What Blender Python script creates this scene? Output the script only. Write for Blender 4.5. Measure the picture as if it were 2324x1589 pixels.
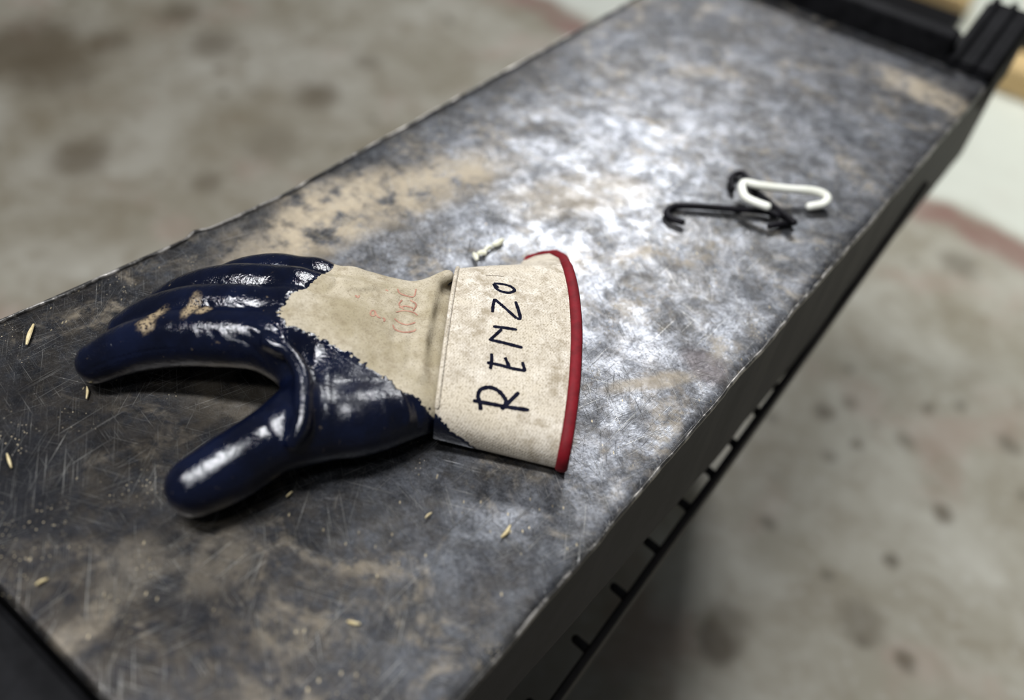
import bpy, bmesh, math, random
import numpy as np
from mathutils import Vector, Matrix, noise
from mathutils.bvhtree import BVHTree

random.seed(4); rng = np.random.default_rng(4)
S = bpy.context.scene
for o in list(bpy.data.objects): bpy.data.objects.remove(o)
COL = S.collection

# ------------------------------------------------------------------ camera, world, lamps, exposure
BT = 0.62                       # height of the bench top above the floor
HC = 0.3735                     # camera above the bench top
FPX, CX, CY = 2008.33, 1162.0, 794.5
R = np.array([[0.7827039663729353, 0.493090261492493, -0.3797848009667313],
              [0.6163257297308922, -0.5290468033481716, 0.5833113017409866],
              [0.08670118739531879, -0.6906312140993526, -0.7179912466150933]])
cam_d = bpy.data.cameras.new('camera'); cam = bpy.data.objects.new('camera', cam_d); COL.objects.link(cam)
r_, u_, b_ = R @ [1, 0, 0], R @ [0, -1, 0], R @ [0, 0, -1]
cam.matrix_world = Matrix(((r_[0], u_[0], b_[0], 0), (r_[1], u_[1], b_[1], 0), (r_[2], u_[2], b_[2], BT + HC), (0, 0, 0, 1)))
cam_d.sensor_width = 36; cam_d.lens = FPX / 2324 * 36; cam_d.clip_start = 0.01
cam_d.dof.use_dof = True; cam_d.dof.focus_distance = 0.495; cam_d.dof.aperture_fstop = 2.6
S.camera = cam

w = bpy.data.worlds.new('world'); S.world = w; w.use_nodes = True
w.node_tree.nodes['Background'].inputs[0].default_value = (0.80, 0.86, 1.0, 1)
w.node_tree.nodes['Background'].inputs[1].default_value = 0.07

def area(name, loc, target, sx, sy, power, color, axis=None):
    d = bpy.data.lights.new(name, 'AREA'); d.shape = 'RECTANGLE'; d.size = sx; d.size_y = sy; d.energy = power; d.color = color
    o = bpy.data.objects.new(name, d); COL.objects.link(o); o.location = loc
    o.rotation_euler = (Vector(target) - Vector(loc)).to_track_quat('-Z', 'Y').to_euler()
    if axis:                                # long side of the lamp along axis
        z = (Vector(loc) - Vector(target)).normalized(); x = Vector(axis); x = (x - z * x.dot(z)).normalized(); y = z.cross(x)
        o.matrix_world = Matrix(((x.x, y.x, z.x, loc[0]), (x.y, y.y, z.y, loc[1]), (x.z, y.z, z.z, loc[2]), (0, 0, 0, 1)))
    return o
area('ceiling_lamp_back', (-1.42, 2.85, BT + 2.25), (-0.25, 0.6, BT), 0.55, 0.45, 58, (0.97, 0.98, 1.0))
area('ceiling_lamp_middle', (-0.70, -0.20, BT + 2.1), (-0.25, 0.3, BT), 1.25, 0.20, 54, (0.96, 0.97, 1.0), (.78, .62, 0))
area('ceiling_lamp_front', (-0.20, -0.85, BT + 2.0), (-0.25, 0.3, BT), 0.4, 0.2, 10, (0.96, 0.97, 1.0))
area('far_floor_fill', (1.2, 3.1, BT + 2.3), (1.15, 2.7, 0), 1.0, 0.5, 26, (0.98, 1.0, 0.93)).data.spread = math.radians(75)  # added fill with no visible source, brightens only the far floor
S.view_settings.view_transform = 'Standard'; S.view_settings.look = 'None'; S.view_settings.gamma = 1
S.view_settings.use_curve_mapping = False; S.view_settings.exposure = 0.14

# ------------------------------------------------------------------ helpers
def ray(px, py):
    return R @ np.array([px - CX, py - CY, FPX])
def at(px, py, z=0.0):
    """point seen at a photograph pixel, at height z above the bench top"""
    d = ray(px, py); t = (z - HC) / d[2]
    return np.array([d[0] * t, d[1] * t, BT + z])
def px_r(p, rpx):
    """real radius of something rpx pixels wide at point p"""
    q = R.T @ (np.array(p) - np.array([0, 0, BT + HC])); return rpx * q[2] / FPX

def mesh_obj(name, verts, faces, mat, parent=None, smooth=True, uvs=None):
    me = bpy.data.meshes.new(name); me.from_pydata([tuple(v) for v in verts], [], [tuple(int(i) for i in f) for f in faces])
    me.update()
    if smooth: me.polygons.foreach_set('use_smooth', [True] * len(me.polygons))
    if mat: me.materials.append(mat)
    o = bpy.data.objects.new(name, me); COL.objects.link(o)
    if parent:
        o.parent = parent; o.matrix_parent_inverse = Matrix.Translation(parent.location).inverted()
    return o
def bm_obj(name, bm, mat, parent=None, smooth=False):
    bmesh.ops.recalc_face_normals(bm, faces=bm.faces)
    me = bpy.data.meshes.new(name); bm.to_mesh(me); bm.free()
    if smooth: me.polygons.foreach_set('use_smooth', [True] * len(me.polygons))
    if mat: me.materials.append(mat)
    o = bpy.data.objects.new(name, me); COL.objects.link(o)
    if parent:
        o.parent = parent; o.matrix_parent_inverse = Matrix.Translation(parent.location).inverted()
    return o
def thing(name, label, cat, loc, group=None):
    o = bpy.data.objects.new(name, None); COL.objects.link(o); o.location = loc; o.empty_display_size = 0.05
    o['label'] = label; o['category'] = cat
    if group: o['group'] = group
    return o
def tag(o, label, cat, group=None):
    o['label'] = label; o['category'] = cat
    if group: o['group'] = group
def set_origin(o, p):
    """put a mesh's origin at p without moving it"""
    o.data.transform(Matrix.Translation(-Vector(p))); o.location = p
def box_bm(x0, x1, y0, y1, z0, z1, bev=0.0, seg=2, bm=None):
    bm2 = bmesh.new()
    bmesh.ops.create_cube(bm2, size=1)
    for v in bm2.verts:
        v.co = Vector(((x0 + x1) / 2 + v.co.x * (x1 - x0), (y0 + y1) / 2 + v.co.y * (y1 - y0), (z0 + z1) / 2 + v.co.z * (z1 - z0)))
    if bev: bmesh.ops.bevel(bm2, geom=bm2.edges[:], offset=bev, segments=seg, affect='EDGES', profile=0.5)
    return bm2
def catmull(pts, n):
    pts = np.array(pts, float); P = np.vstack([2 * pts[0] - pts[1], pts, 2 * pts[-1] - pts[-2]]); out = []
    for i in range(1, len(P) - 2):
        for k in range(n):
            t = k / n; a, b, c, d = P[i - 1:i + 3]
            out.append(0.5 * ((2 * b) + (-a + c) * t + (2 * a - 5 * b + 4 * c - d) * t * t + (-a + 3 * b - 3 * c + d) * t ** 3))
    out.append(P[-2]); return np.array(out)
def tube(path, rad, seg=12, flat=None, up=(0, 0, 1)):
    """verts and faces of a tube with rounded ends; rad is a number or one per point"""
    path = np.array(path, float); n = len(path); rad = np.full(n, rad) if np.isscalar(rad) else np.array(rad)
    V, Fc = [], []
    tan = np.gradient(path, axis=0); tan /= np.linalg.norm(tan, axis=1)[:, None]
    prev = np.cross(tan[0], up); 
    if np.linalg.norm(prev) < 1e-3: prev = np.cross(tan[0], (1, 0, 0))
    prev /= np.linalg.norm(prev)
    rings = []
    for i in range(n):
        s = prev - tan[i] * (prev @ tan[i]); s /= np.linalg.norm(s); prev = s
        rings.append((path[i], tan[i], s, np.cross(tan[i], s), rad[i]))
    ext = []
    p, t, s, u, r = rings[0]
    for a in (80, 50, 25): ext.append((p - t * r * math.sin(math.radians(a)), t, s, u, r * math.cos(math.radians(a))))
    ext += rings
    p, t, s, u, r = rings[-1]
    for a in (25, 50, 80): ext.append((p + t * r * math.sin(math.radians(a)), t, s, u, r * math.cos(math.radians(a))))
    for (p, t, s, u, r) in ext:
        for k in range(seg):
            a = 2 * math.pi * k / seg; V.append(p + s * r * math.cos(a) + u * r * math.sin(a))
    m = len(ext)
    for i in range(m - 1):
        for k in range(seg):
            Fc.append((i * seg + k, i * seg + (k + 1) % seg, (i + 1) * seg + (k + 1) % seg, (i + 1) * seg + k))
    Fc.append(tuple(range(seg))[::-1]); Fc.append(tuple((m - 1) * seg + k for k in range(seg)))
    return V, Fc

# ------------------------------------------------------------------ material helpers
class NT:
    def __init__(self, name):
        self.m = bpy.data.materials.new(name); self.m.use_nodes = True; self.t = self.m.node_tree; self.t.nodes.clear()
        self.out = self.n('ShaderNodeOutputMaterial'); self.b = self.n('ShaderNodeBsdfPrincipled'); self.l(self.b.outputs[0], self.out.inputs[0])
        self.geo = self.n('ShaderNodeNewGeometry').outputs['Position']
    def n(self, t, **k):
        x = self.t.nodes.new(t)
        for a, v in k.items(): setattr(x, a, v)
        return x
    def l(self, a, b): self.t.links.new(a, b)
    def s(self, sock, v):
        if isinstance(v, bpy.types.NodeSocket): self.l(v, sock)
        else: sock.default_value = v
    def mapping(self, v, loc=(0, 0, 0), rot=(0, 0, 0), scale=(1, 1, 1)):
        x = self.n('ShaderNodeMapping'); self.l(v, x.inputs[0])
        x.inputs[1].default_value = loc; x.inputs[2].default_value = rot; x.inputs[3].default_value = scale; return x.outputs[0]
    def noise(self, scale, detail=4, rough=0.55, v=None, dist=0.0, col=False):
        x = self.n('ShaderNodeTexNoise'); self.l(v or self.geo, x.inputs['Vector']); x.inputs['Scale'].default_value = scale
        x.inputs['Detail'].default_value = detail; x.inputs['Roughness'].default_value = rough; x.inputs['Distortion'].default_value = dist
        return x.outputs['Color' if col else 'Fac']
    def voro(self, scale, v=None, feature='F1', out='Distance', rand=1.0):
        x = self.n('ShaderNodeTexVoronoi', feature=feature); self.l(v or self.geo, x.inputs['Vector']); x.inputs['Scale'].default_value = scale
        x.inputs['Randomness'].default_value = rand; return x.outputs[out]
    def ramp(self, f, a, b, lo=0.0, hi=1.0):
        x = self.n('ShaderNodeMapRange', interpolation_type='SMOOTHSTEP'); self.s(x.inputs[0], f)
        x.inputs[1].default_value = a; x.inputs[2].default_value = b; x.inputs[3].default_value = lo; x.inputs[4].default_value = hi
        return x.outputs[0]
    def math(self, op, a, b=0.0, c=None):
        x = self.n('ShaderNodeMath', operation=op); self.s(x.inputs[0], a); self.s(x.inputs[1], b)
        if c is not None: self.s(x.inputs[2], c)
        return x.outputs[0]
    def mix(self, f, a, b):
        x = self.n('ShaderNodeMix', data_type='RGBA'); self.s(x.inputs[0], f)
        self.s(x.inputs[6], a if isinstance(a, bpy.types.NodeSocket) else (*a, 1)); self.s(x.inputs[7], b if isinstance(b, bpy.types.NodeSocket) else (*b, 1))
        return x.outputs[2]
    def bump(self, h, strength=0.3, dist=0.001, nrm=None):
        x = self.n('ShaderNodeBump'); self.l(h, x.inputs['Height']); x.inputs['Strength'].default_value = strength; x.inputs['Distance'].default_value = dist
        if nrm: self.l(nrm, x.inputs['Normal'])
        return x.outputs[0]
    def spot(self, p, rx, ry, ang=0.0, soft=0.5, wob=None, amt=0.5):
        """0..1 mask of a blotch on a flat surface: centre p, half sizes rx, ry, turned by ang"""
        m = self.n('ShaderNodeMapping', vector_type='TEXTURE'); self.l(self.geo, m.inputs[0])
        m.inputs[1].default_value = (p[0], p[1], 0); m.inputs[2].default_value = (0, 0, ang); m.inputs[3].default_value = (rx, ry, 1000)
        x = self.n('ShaderNodeVectorMath', operation='LENGTH'); self.l(m.outputs[0], x.inputs[0]); d = x.outputs['Value']
        if wob: d = self.math('ADD', d, self.math('MULTIPLY', self.math('SUBTRACT', wob, 0.5), amt))
        return self.ramp(d, 1 - soft, 1 + soft, 1.0, 0.0)
    def set(self, **k):
        names = dict(color='Base Color', rough='Roughness', metal='Metallic', normal='Normal', spec='Specular IOR Level', coat='Coat Weight', coat_rough='Coat Roughness', sheen='Sheen Weight')
        for a, v in k.items():
            sock = self.b.inputs[names[a]]
            if a == 'color' and not isinstance(v, bpy.types.NodeSocket): v = (*v, 1)
            self.s(sock, v)
        return self.m

# ---- floor: worn, stained concrete
t = NT('stained_concrete')
big = t.noise(3.0, 5, 0.6, dist=0.4); mid = t.noise(11, 6, 0.62, dist=0.6); fine = t.noise(60, 5, 0.6)
c = t.mix(t.ramp(big, 0.35, 0.7), (0.25, 0.228, 0.172), (0.41, 0.395, 0.338))
c = t.mix(t.ramp(mid, 0.42, 0.72, 0, 0.6), c, (0.17, 0.14, 0.09))
c = t.mix(t.ramp(fine, 0.52, 0.75, 0, 0.4), c, (0.50, 0.49, 0.45))
dots = t.ramp(t.math('ADD', t.voro(13.0), t.math('MULTIPLY', t.noise(40, 3), 0.25)), 0.20, 0.32, 1, 0)
dots = t.math('MULTIPLY', dots, t.ramp(t.noise(6.5, 2), 0.40, 0.55))
c = t.mix(t.math('MULTIPLY', dots, 0.8), c, (0.09, 0.075, 0.05))
FLOOR_T, FLOOR_C = t, c          # the rust band and pale slab beyond it are added with the floor below

# ---- scratched dark steel of the bench top
def steel_top():
    t = NT('scratched_steel_top')
    n1 = t.noise(9, 6, 0.65, dist=0.8); n2 = t.noise(34, 6, 0.68, dist=0.5); n3 = t.noise(140, 5, 0.65); n4 = t.noise(18, 5, 0.7, dist=1.2)
    wob = t.noise(22, 4, 0.6); wob2 = t.noise(55, 4, 0.65)
    def streak(ang, sx, sy, lo, hi, seed):
        v = t.mapping(t.geo, (seed, seed * 0.7, 0), (0, 0, 0)); v = t.mapping(v, rot=(0, 0, ang)); v = t.mapping(v, scale=(sx * 1.7, sy * .6, 0))
        return t.ramp(t.noise(1.0, 2, 0.5, v=v), lo, hi)
    scr = None
    for i, (a, sx, sy, lo) in enumerate([(0.35, 1500, 26, .70), (-0.55, 1300, 32, .705), (1.15, 1500, 30, .70), (2.2, 1200, 24, .71), (0.02, 1100, 18, .70), (1.75, 1500, 40, .70), (-0.95, 1500, 34, .70)]):
        x = streak(a, sx, sy, lo - .055, lo + 0.0, 3.1 * i + 1)
        x = t.math('MULTIPLY', x, t.ramp(t.noise(16 + 3 * i, 2, v=t.mapping(t.geo, (i * 5.0, 0, 0))), 0.42, 0.62))
        scr = x if scr is None else t.math('MAXIMUM', scr, x)
    scuff = t.ramp(t.noise(1.0, 6, 0.7, v=t.mapping(t.mapping(t.geo, rot=(0, 0, 0.5)), scale=(120, 22, 1)), dist=1.0), 0.56, 0.74)
    P0 = lambda x, y: at(x, y)
    # bare metal tone, dark oxide mottling
    c = t.mix(t.ramp(n1, 0.33, 0.68), (0.050, 0.054, 0.066), (0.23, 0.245, 0.275))
    c = t.mix(t.ramp(n2, 0.45, 0.72, 0, 0.85), c, (0.018, 0.019, 0.023))
    c = t.mix(t.math('MULTIPLY', scuff, 0.5), c, (0.42, 0.43, 0.45))
    n6 = t.noise(480, 5, .72); n7 = t.noise(1300, 3, .7)
    glare_paint = t.spot(P0(1230, 470), .085, .17, -.05, .75, wob, 1.0)  # lamp glare on the bench painted in as brighter steel
    glare_paint = t.math('MAXIMUM', glare_paint, t.math('MULTIPLY', t.spot(P0(1560, 850), .075, .17, -.1, .8, wob, 1.0), .75))
    glare_paint = t.math('MAXIMUM', glare_paint, t.math('MULTIPLY', t.spot(P0(1750, 330), .13, .26, 0, .8, wob, 1.0), .55))
    c = t.mix(t.math('SUBTRACT', 0.55, t.math('MULTIPLY', glare_paint, 0.55)), c, (0.0, 0.0, 0.0))  # steel darkened away from the painted glare
    c = t.mix(t.math('MULTIPLY', glare_paint, t.ramp(n2, .3, .7, .60, .1)), c, (0.60, 0.62, 0.66))
    c = t.mix(t.ramp(n6, .36, .56, .5, 0), c, (0.012, 0.012, 0.014))
    n8 = t.noise(70, 7, .72, v=t.mapping(t.geo, (2, 9, 0)), dist=.25)
    c = t.mix(t.ramp(n8, .40, .57, .6, 0), c, (0.014, 0.015, 0.018))
    c = t.mix(t.math('MULTIPLY', glare_paint, t.ramp(n8, .54, .70, 0, .22)), c, (0.62, 0.63, 0.64))
    c = t.mix(t.ramp(n7, .52, .70, 0, .35), c, (0.34, 0.34, 0.34))
    black = t.spot(P0(120, 1280), .15, .12, .2, .7, wob, 1.2)  # light fall-off at the near end painted in as darker steel
    black = t.math('MAXIMUM', black, t.math('MULTIPLY', t.spot(P0(700, 1560), .12, .04, .0, .8, wob, 1.2), .8))
    c = t.mix(t.math('MULTIPLY', black, .78), c, (0.010, 0.010, 0.012))
    # tan grime, in patches
    dirt = t.math('MULTIPLY', t.ramp(n4, 0.50, 0.70), t.ramp(n3, 0.35, 0.6))
    dirt = t.math('MULTIPLY', dirt, 0.55)
    P = lambda x, y: at(x, y)
    for (p, rx, ry, a, s, k) in [((740, 490), .030, .065, -.05, .5, 1.0), ((930, 430), .026, .075, -.35, .5, .9), ((620, 560), .03, .05, .1, .5, .6),
                                 ((300, 1290), .014, .02, .2, .4, .4), ((190, 1420), .008, .016, 0, .4, .6), ((1490, 865), .006, .032, -.62, .5, .55),
                                 ((470, 1250), .02, .02, 0, .5, .45), ((2120, 215), .018, .05, 1.35, .5, .8), ((560, 900), .05, .02, .3, .5, .35),
                                 ((1290, 440), .02, .05, -.6, .6, .4)]:
        m = t.math('MULTIPLY', t.spot(P(*p), rx, ry, a, s, wob, 1.6), t.math('MULTIPLY', t.ramp(wob2, 0.3, 0.58), k))
        dirt = t.math('MAXIMUM', dirt, m)
    dirt = t.math('MULTIPLY', dirt, t.math('SUBTRACT', 1.0, t.math('MULTIPLY', black, .55)))
    c = t.mix(dirt, c, (0.42, 0.35, 0.245))
    film = t.math('MULTIPLY', t.ramp(t.noise(13, 5, .7, v=t.mapping(t.geo, (11, 4, 0)), dist=.6), .36, .62), t.ramp(n3, .3, .6))
    c = t.mix(t.math('MULTIPLY', film, 0.38), c, (0.075, 0.060, 0.040))
    stain = t.spot(P(1605, 832), .011, .017, 1.25, .35, wob2, .5)
    c = t.mix(t.math('MULTIPLY', stain, 0.75), c, (0.10, 0.085, 0.085))
    fv = t.mapping(t.mapping(t.geo, rot=(0, 0, .9)), scale=(1, 2.6, 0))
    fleck = t.math('MULTIPLY', t.ramp(t.math('ADD', t.voro(85, v=fv), t.math('MULTIPLY', n3, .1)), 0.11, .16, 1, 0), t.ramp(t.noise(30, 2, v=t.mapping(t.geo, (1, 6, 0))), .5, .56))
    c = t.mix(t.math('MULTIPLY', fleck, .75), c, (0.50, 0.42, 0.27))
    grains = t.ramp(t.voro(420), 0.10, 0.2, 1, 0)
    grains = t.math('MULTIPLY', grains, t.ramp(t.noise(28, 3, v=t.mapping(t.geo, (3, 3, 0))), 0.56, 0.68))
    c = t.mix(t.math('MULTIPLY', grains, 0.8), c, (0.62, 0.52, 0.34))
    c = t.mix(t.math('MULTIPLY', scr, 0.6), c, (0.55, 0.54, 0.50))
    met = t.math('SUBTRACT', 0.82, t.math('MULTIPLY', t.math('MAXIMUM', dirt, grains), 0.72))
    rg = t.math('ADD', t.ramp(n2, 0.3, 0.75, 0.34, 0.50), t.math('MULTIPLY', dirt, 0.22))
    rg = t.math('SUBTRACT', rg, t.math('MULTIPLY', scr, 0.06))
    h = t.math('ADD', t.math('MULTIPLY', n3, 0.35), t.math('SUBTRACT', t.math('MULTIPLY', n2, 0.5), t.math('MULTIPLY', scr, 0.5)))
    h = t.math('ADD', h, t.math('MULTIPLY', grains, 0.5))
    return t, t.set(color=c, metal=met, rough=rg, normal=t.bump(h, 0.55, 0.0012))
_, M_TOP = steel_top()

def simple(name, c1, c2, scale, rough=0.5, metal=0.0, bump=0.2, bd=0.0005, spec=0.5, detail=5):
    t = NT(name); n = t.noise(scale, detail, 0.6)
    c = t.mix(t.ramp(n, 0.35, 0.65), c1, c2)
    return t.set(color=c, rough=rough, metal=metal, spec=spec, normal=t.bump(t.noise(scale * 4, 4), bump, bd))
M_SKIRT = simple('painted_steel_skirt', (0.013, 0.012, 0.017), (0.022, 0.020, 0.027), 30, 0.6, 0.0, 0.2, spec=.2)
M_BLACK = simple('black_steel', (0.002, 0.002, 0.0025), (0.007, 0.007, 0.008), 40, 0.7, 0.0, spec=0.12)
M_RAIL = simple('dark_rail_steel', (0.010, 0.008, 0.008), (0.020, 0.016, 0.015), 40, 0.6, 0.0)
t = NT('worn_bare_edge'); nn = t.noise(70, 5, 0.7); n5 = t.noise(300, 3)
M_EDGE = t.set(color=t.mix(t.ramp(nn, .45, .62), (0.05, 0.048, 0.045), (0.36, 0.34, 0.31)), metal=0.6, rough=0.38, normal=t.bump(n5, .4, .0006))

# ------------------------------------------------------------------ floor
FZ = 0.0
def at_floor(px, py): return at(px, py, -BT)
b0, b1 = at_floor(1300, 55), at_floor(2160, 500)          # rust band across the floor
t, c = FLOOR_T, FLOOR_C
bd = (b1 - b0)[:2]; bl = np.linalg.norm(bd); ba = math.atan2(bd[1], bd[0])
loc = t.n('ShaderNodeMapping', vector_type='TEXTURE'); t.l(t.geo, loc.inputs[0])
loc.inputs[1].default_value = (b0[0], b0[1], 0); loc.inputs[2].default_value = (0, 0, ba)
sep = t.n('ShaderNodeSeparateXYZ'); t.l(loc.outputs[0], sep.inputs[0])
across = t.math('ADD', sep.outputs[1], t.math('MULTIPLY', t.math('SUBTRACT', t.noise(7, 4), 0.5), 0.16))
c = t.mix(t.ramp(across, 0.02, 0.10, 0, 0.85), c, (0.60, 0.62, 0.55))
band = t.math('MULTIPLY', t.ramp(across, -0.07, -0.03), t.ramp(across, 0.03, 0.06, 1, 0))
band = t.math('MULTIPLY', band, t.ramp(t.noise(9, 5, 0.65), 0.30, 0.55, 0.3, 0.85))
c = t.mix(band, c, (0.21, 0.115, 0.095))
pink = t.math('MULTIPLY', t.ramp(t.noise(5, 4, v=t.mapping(t.geo, (7, 2, 0))), 0.55, 0.7), 0.35)
c = t.mix(pink, c, (0.33, 0.22, 0.18))
for (x, y, r, k) in [(330, 260, 560, .30), (60, 110, 120, .8), (250, 95, 45, .7), (480, 100, 50, .7), (185, 355, 62, .75), (410, 30, 45, .7), (720, 215, 50, .7), (470, 415, 34, .6), (830, 140, 28, .5), (130, 160, 90, .6), (620, 330, 60, .35),  # spots closest to the view's upper left corner are painted darkening; others are stains
                     (1625, 1460, 44, .9), (1650, 1420, 50, .5), (1742, 1185, 18, .7), (2140, 1165, 22, .8), (2055, 1000, 20, .6), (1872, 935, 24, .8), (2055, 1500, 24, .8), (1955, 1415, 50, .5), (2290, 1010, 26, .7), (1930, 915, 18, .6), (2180, 600, 40, .6)]:
    q = at_floor(x, y); rr = px_r(q, r); c = t.mix(t.math('MULTIPLY', t.spot(q, rr, rr * 1.15, 0.6, .55, t.noise(30, 3), 1.0), k), c, (0.085, 0.066, 0.040))
M_FLOOR = t.set(color=c, rough=t.ramp(t.noise(20, 4), .3, .7, .42, .62), spec=0.4, normal=t.bump(t.noise(45, 5), 0.25, 0.002))
n = 24; xs = np.linspace(-5, 5, n); ys = np.linspace(-3, 7, n)
V = [(x, y, FZ) for y in ys for x in xs]; F = [(j * n + i, j * n + i + 1, (j + 1) * n + i + 1, (j + 1) * n + i) for j in range(n - 1) for i in range(n - 1)]
fl = mesh_obj('floor', V, F, M_FLOOR, smooth=False); fl['kind'] = 'structure'

# ------------------------------------------------------------------ bench
bench = thing('work_bench', 'long narrow dark scratched steel bench under the work glove and the hooks', 'bench', (-0.245, 0.49, 0))
XR, XL, YN, YF = -0.0860, -0.4047, 0.032, 0.952
def left_edge(y):                       # the sheet's left edge flares out towards the near end
    return XL - 0.0225 * max(0.0, (0.315 - y) / 0.20) ** 1.15 * (1 if y < 0.315 else 0) + 0.0012 * noise.noise((y * 14, 3, 0)) + (-0.004 * math.exp(-((y - 0.247) / 0.006) ** 2))
def right_edge(y): return XR + 0.0008 * noise.noise((y * 25, 9, 0)) + 0.0006 * noise.noise((y * 80, 4, 0))
ny, nx = 230, 80; V = []; F = []
for j in range(ny):
    y = YN + (YF - YN) * j / (ny - 1); xl, xr = left_edge(y), right_edge(y)
    for i in range(nx):
        u = i / (nx - 1); x = xl + (xr - xl) * u
        z = 0.0010 * noise.noise((x * 9, y * 9, 1)) + 0.00045 * noise.noise((x * 30, y * 30, 2))
        e = min(u, 1 - u) * 0.32
        z = z * min(1, e / 0.03) - 0.0012 * max(0, 1 - e / 0.004) ** 2
        V.append((x, y, BT + z - 0.0008))
nt = len(V)
for v in list(V): V.append((v[0], v[1], v[2] - 0.003))
for j in range(ny - 1):
    for i in range(nx - 1):
        a = j * nx + i; F.append((a, a + 1, a + nx + 1, a + nx)); F.append((nt + a, nt + a + nx, nt + a + nx + 1, nt + a + 1))
for i in range(nx - 1):
    F.append((i, nt + i, nt + i + 1, i + 1)); a = (ny - 1) * nx + i; F.append((a, a + 1, nt + a + 1, nt + a))
for j in range(ny - 1):
    a = j * nx; F.append((a, a + nx, nt + a + nx, nt + a)); a = j * nx + nx - 1; F.append((a, nt + a, nt + a + nx, a + nx))
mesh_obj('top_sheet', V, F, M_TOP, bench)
# worn bright lips along the two long edges
def edge_strip(name, fx, out, y0, y1, wid):
    ys = np.linspace(y0, y1, 260); V = []; F = []
    for y in ys:
        k = wid * (0.65 + 0.6 * noise.noise((y * 40, out, 3)) + 0.5 * noise.noise((y * 130, out, 5))); k = max(k, 0.0004); x = fx(y)
        for dx, dz in ((-out * k, -0.0006), (-out * k * .3, 0.0003), (out * 0.0006, -0.0006), (out * 0.0008, -0.0028), (-out * k, -0.0030)):
            V.append((x + dx, y, BT + dz))
    for j in range(len(ys) - 1):
        for i in range(5): F.append((j * 5 + i, j * 5 + (i + 1) % 5, (j + 1) * 5 + (i + 1) % 5, (j + 1) * 5 + i))
    F.append(tuple(range(5))); F.append(tuple((len(ys) - 1) * 5 + i for i in range(5))[::-1])
    o = mesh_obj(name, V, F, M_EDGE, bench); o['label'] = 'bare metal worn along the bench edge'
edge_strip('worn_edge', right_edge, 1, YN, YF - .1, 0.0016)
edge_strip('worn_edge', left_edge, -1, YN, YF - .02, 0.0030)
# side skirt: folded sheet, deeper in the middle; added shade panel; deepened end skirts
def skirt(name, fx, side, prof, th=0.003):
    ys = np.linspace(YN, YF, 60); V = []; F = []
    for y in ys:
        zb = np.interp(y, [p[0] for p in prof], [p[1] for p in prof]); x = fx(y)
        for dx, z in ((0, -0.0035), (0, zb), (-side * th, zb), (-side * th, -0.0035)): V.append((x + dx, y, BT + z))
    for j in range(len(ys) - 1):
        for i in range(4): F.append((j * 4 + i, j * 4 + (i + 1) % 4, (j + 1) * 4 + (i + 1) % 4, (j + 1) * 4 + i))
    F += [(0, 1, 2, 3), tuple((len(ys) - 1) * 4 + i for i in (3, 2, 1, 0))]
    bm = bmesh.new(); vs = [bm.verts.new(v) for v in V]
    for f in F: bm.faces.new([vs[i] for i in f])
    return bm_obj(name, bm, M_SKIRT, bench)
PROF = [(0.03, -0.062), (0.17, -0.0749), (0.391, -0.1092), (0.6, -0.1150), (0.96, -0.1150)]
skirt('side_skirt', right_edge, 1, PROF); skirt('side_shade_panel', left_edge, -1, [(0, -.5), (1, -.5)])  # left panel is unseen, added to keep the floor under the bench dark
bm_obj('end_shade_skirt', box_bm(left_edge(YN) + .003, XR - .003, YN, YN + .003, BT - .5, BT - .0035), M_BLACK, bench)  # near end skirt dropped deep to shade the floor underneath
bm_obj('end_shade_skirt', box_bm(XL + .003, XR - .18, YF - .003, YF, BT - .5, BT - .0035), M_BLACK, bench)  # unseen far skirt, deepened and set back to block light under the bench

# lower rail: climbs from low at the near end to the top at the far end, with short pegs pointing inwards
ra, rb = np.array([XR + .001, 0.10, BT - 0.2405]), np.array([XR + .001, 0.78, BT - 0.0705])
def bar(name, a, b, wid, hgt, mat, parent, bev=0.0015):
    a, b = Vector(a), Vector(b); L = (b - a).length; bm = box_bm(-wid / 2, wid / 2, 0, L, -hgt / 2, hgt / 2, bev, 1)
    q = (b - a).to_track_quat('Y', 'Z').to_matrix().to_4x4(); bmesh.ops.transform(bm, matrix=Matrix.Translation(a) @ q, verts=bm.verts)
    return bm_obj(name, bm, mat, parent)
bar('lower_rail', ra, rb, 0.006, 0.017, M_RAIL, bench)
def rail_at(px, py):
    d = ray(px, py); tt = (XR) / d[0]; return d * tt + np.array([0, 0, BT + HC])
for (px, py) in [(1243, 1590), (1336, 1484), (1415, 1383), (1486, 1287), (1554, 1192), (1613, 1105), (1667, 1025), (1718, 955), (1765, 885), (1808, 820)]:
    p = rail_at(px, py); s = (p[1] - ra[1]) / (rb[1] - ra[1]); p = ra + (rb - ra) * s
    V, F = tube([p, p + np.array([-0.005, 0, .004]), p + np.array([-0.0125, 0, 0.005])], 0.0034, 10, up=(0, 1, 0))
    mesh_obj('peg', V, F, M_RAIL, bench)
for x, y in ((XL + .05, 0.13), (XR - .17, 0.13), (XL + .05, 0.90), (XR - .17, 0.90)):
    bm_obj('leg', box_bm(x - .015, x + .015, y - .015, y + .015, 0, BT - .004, .002, 1), M_BLACK, bench)
bm_obj('cross_brace', box_bm(XL + .035, XR - .155, .895, .905, .18, .20), M_BLACK, bench)

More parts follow.
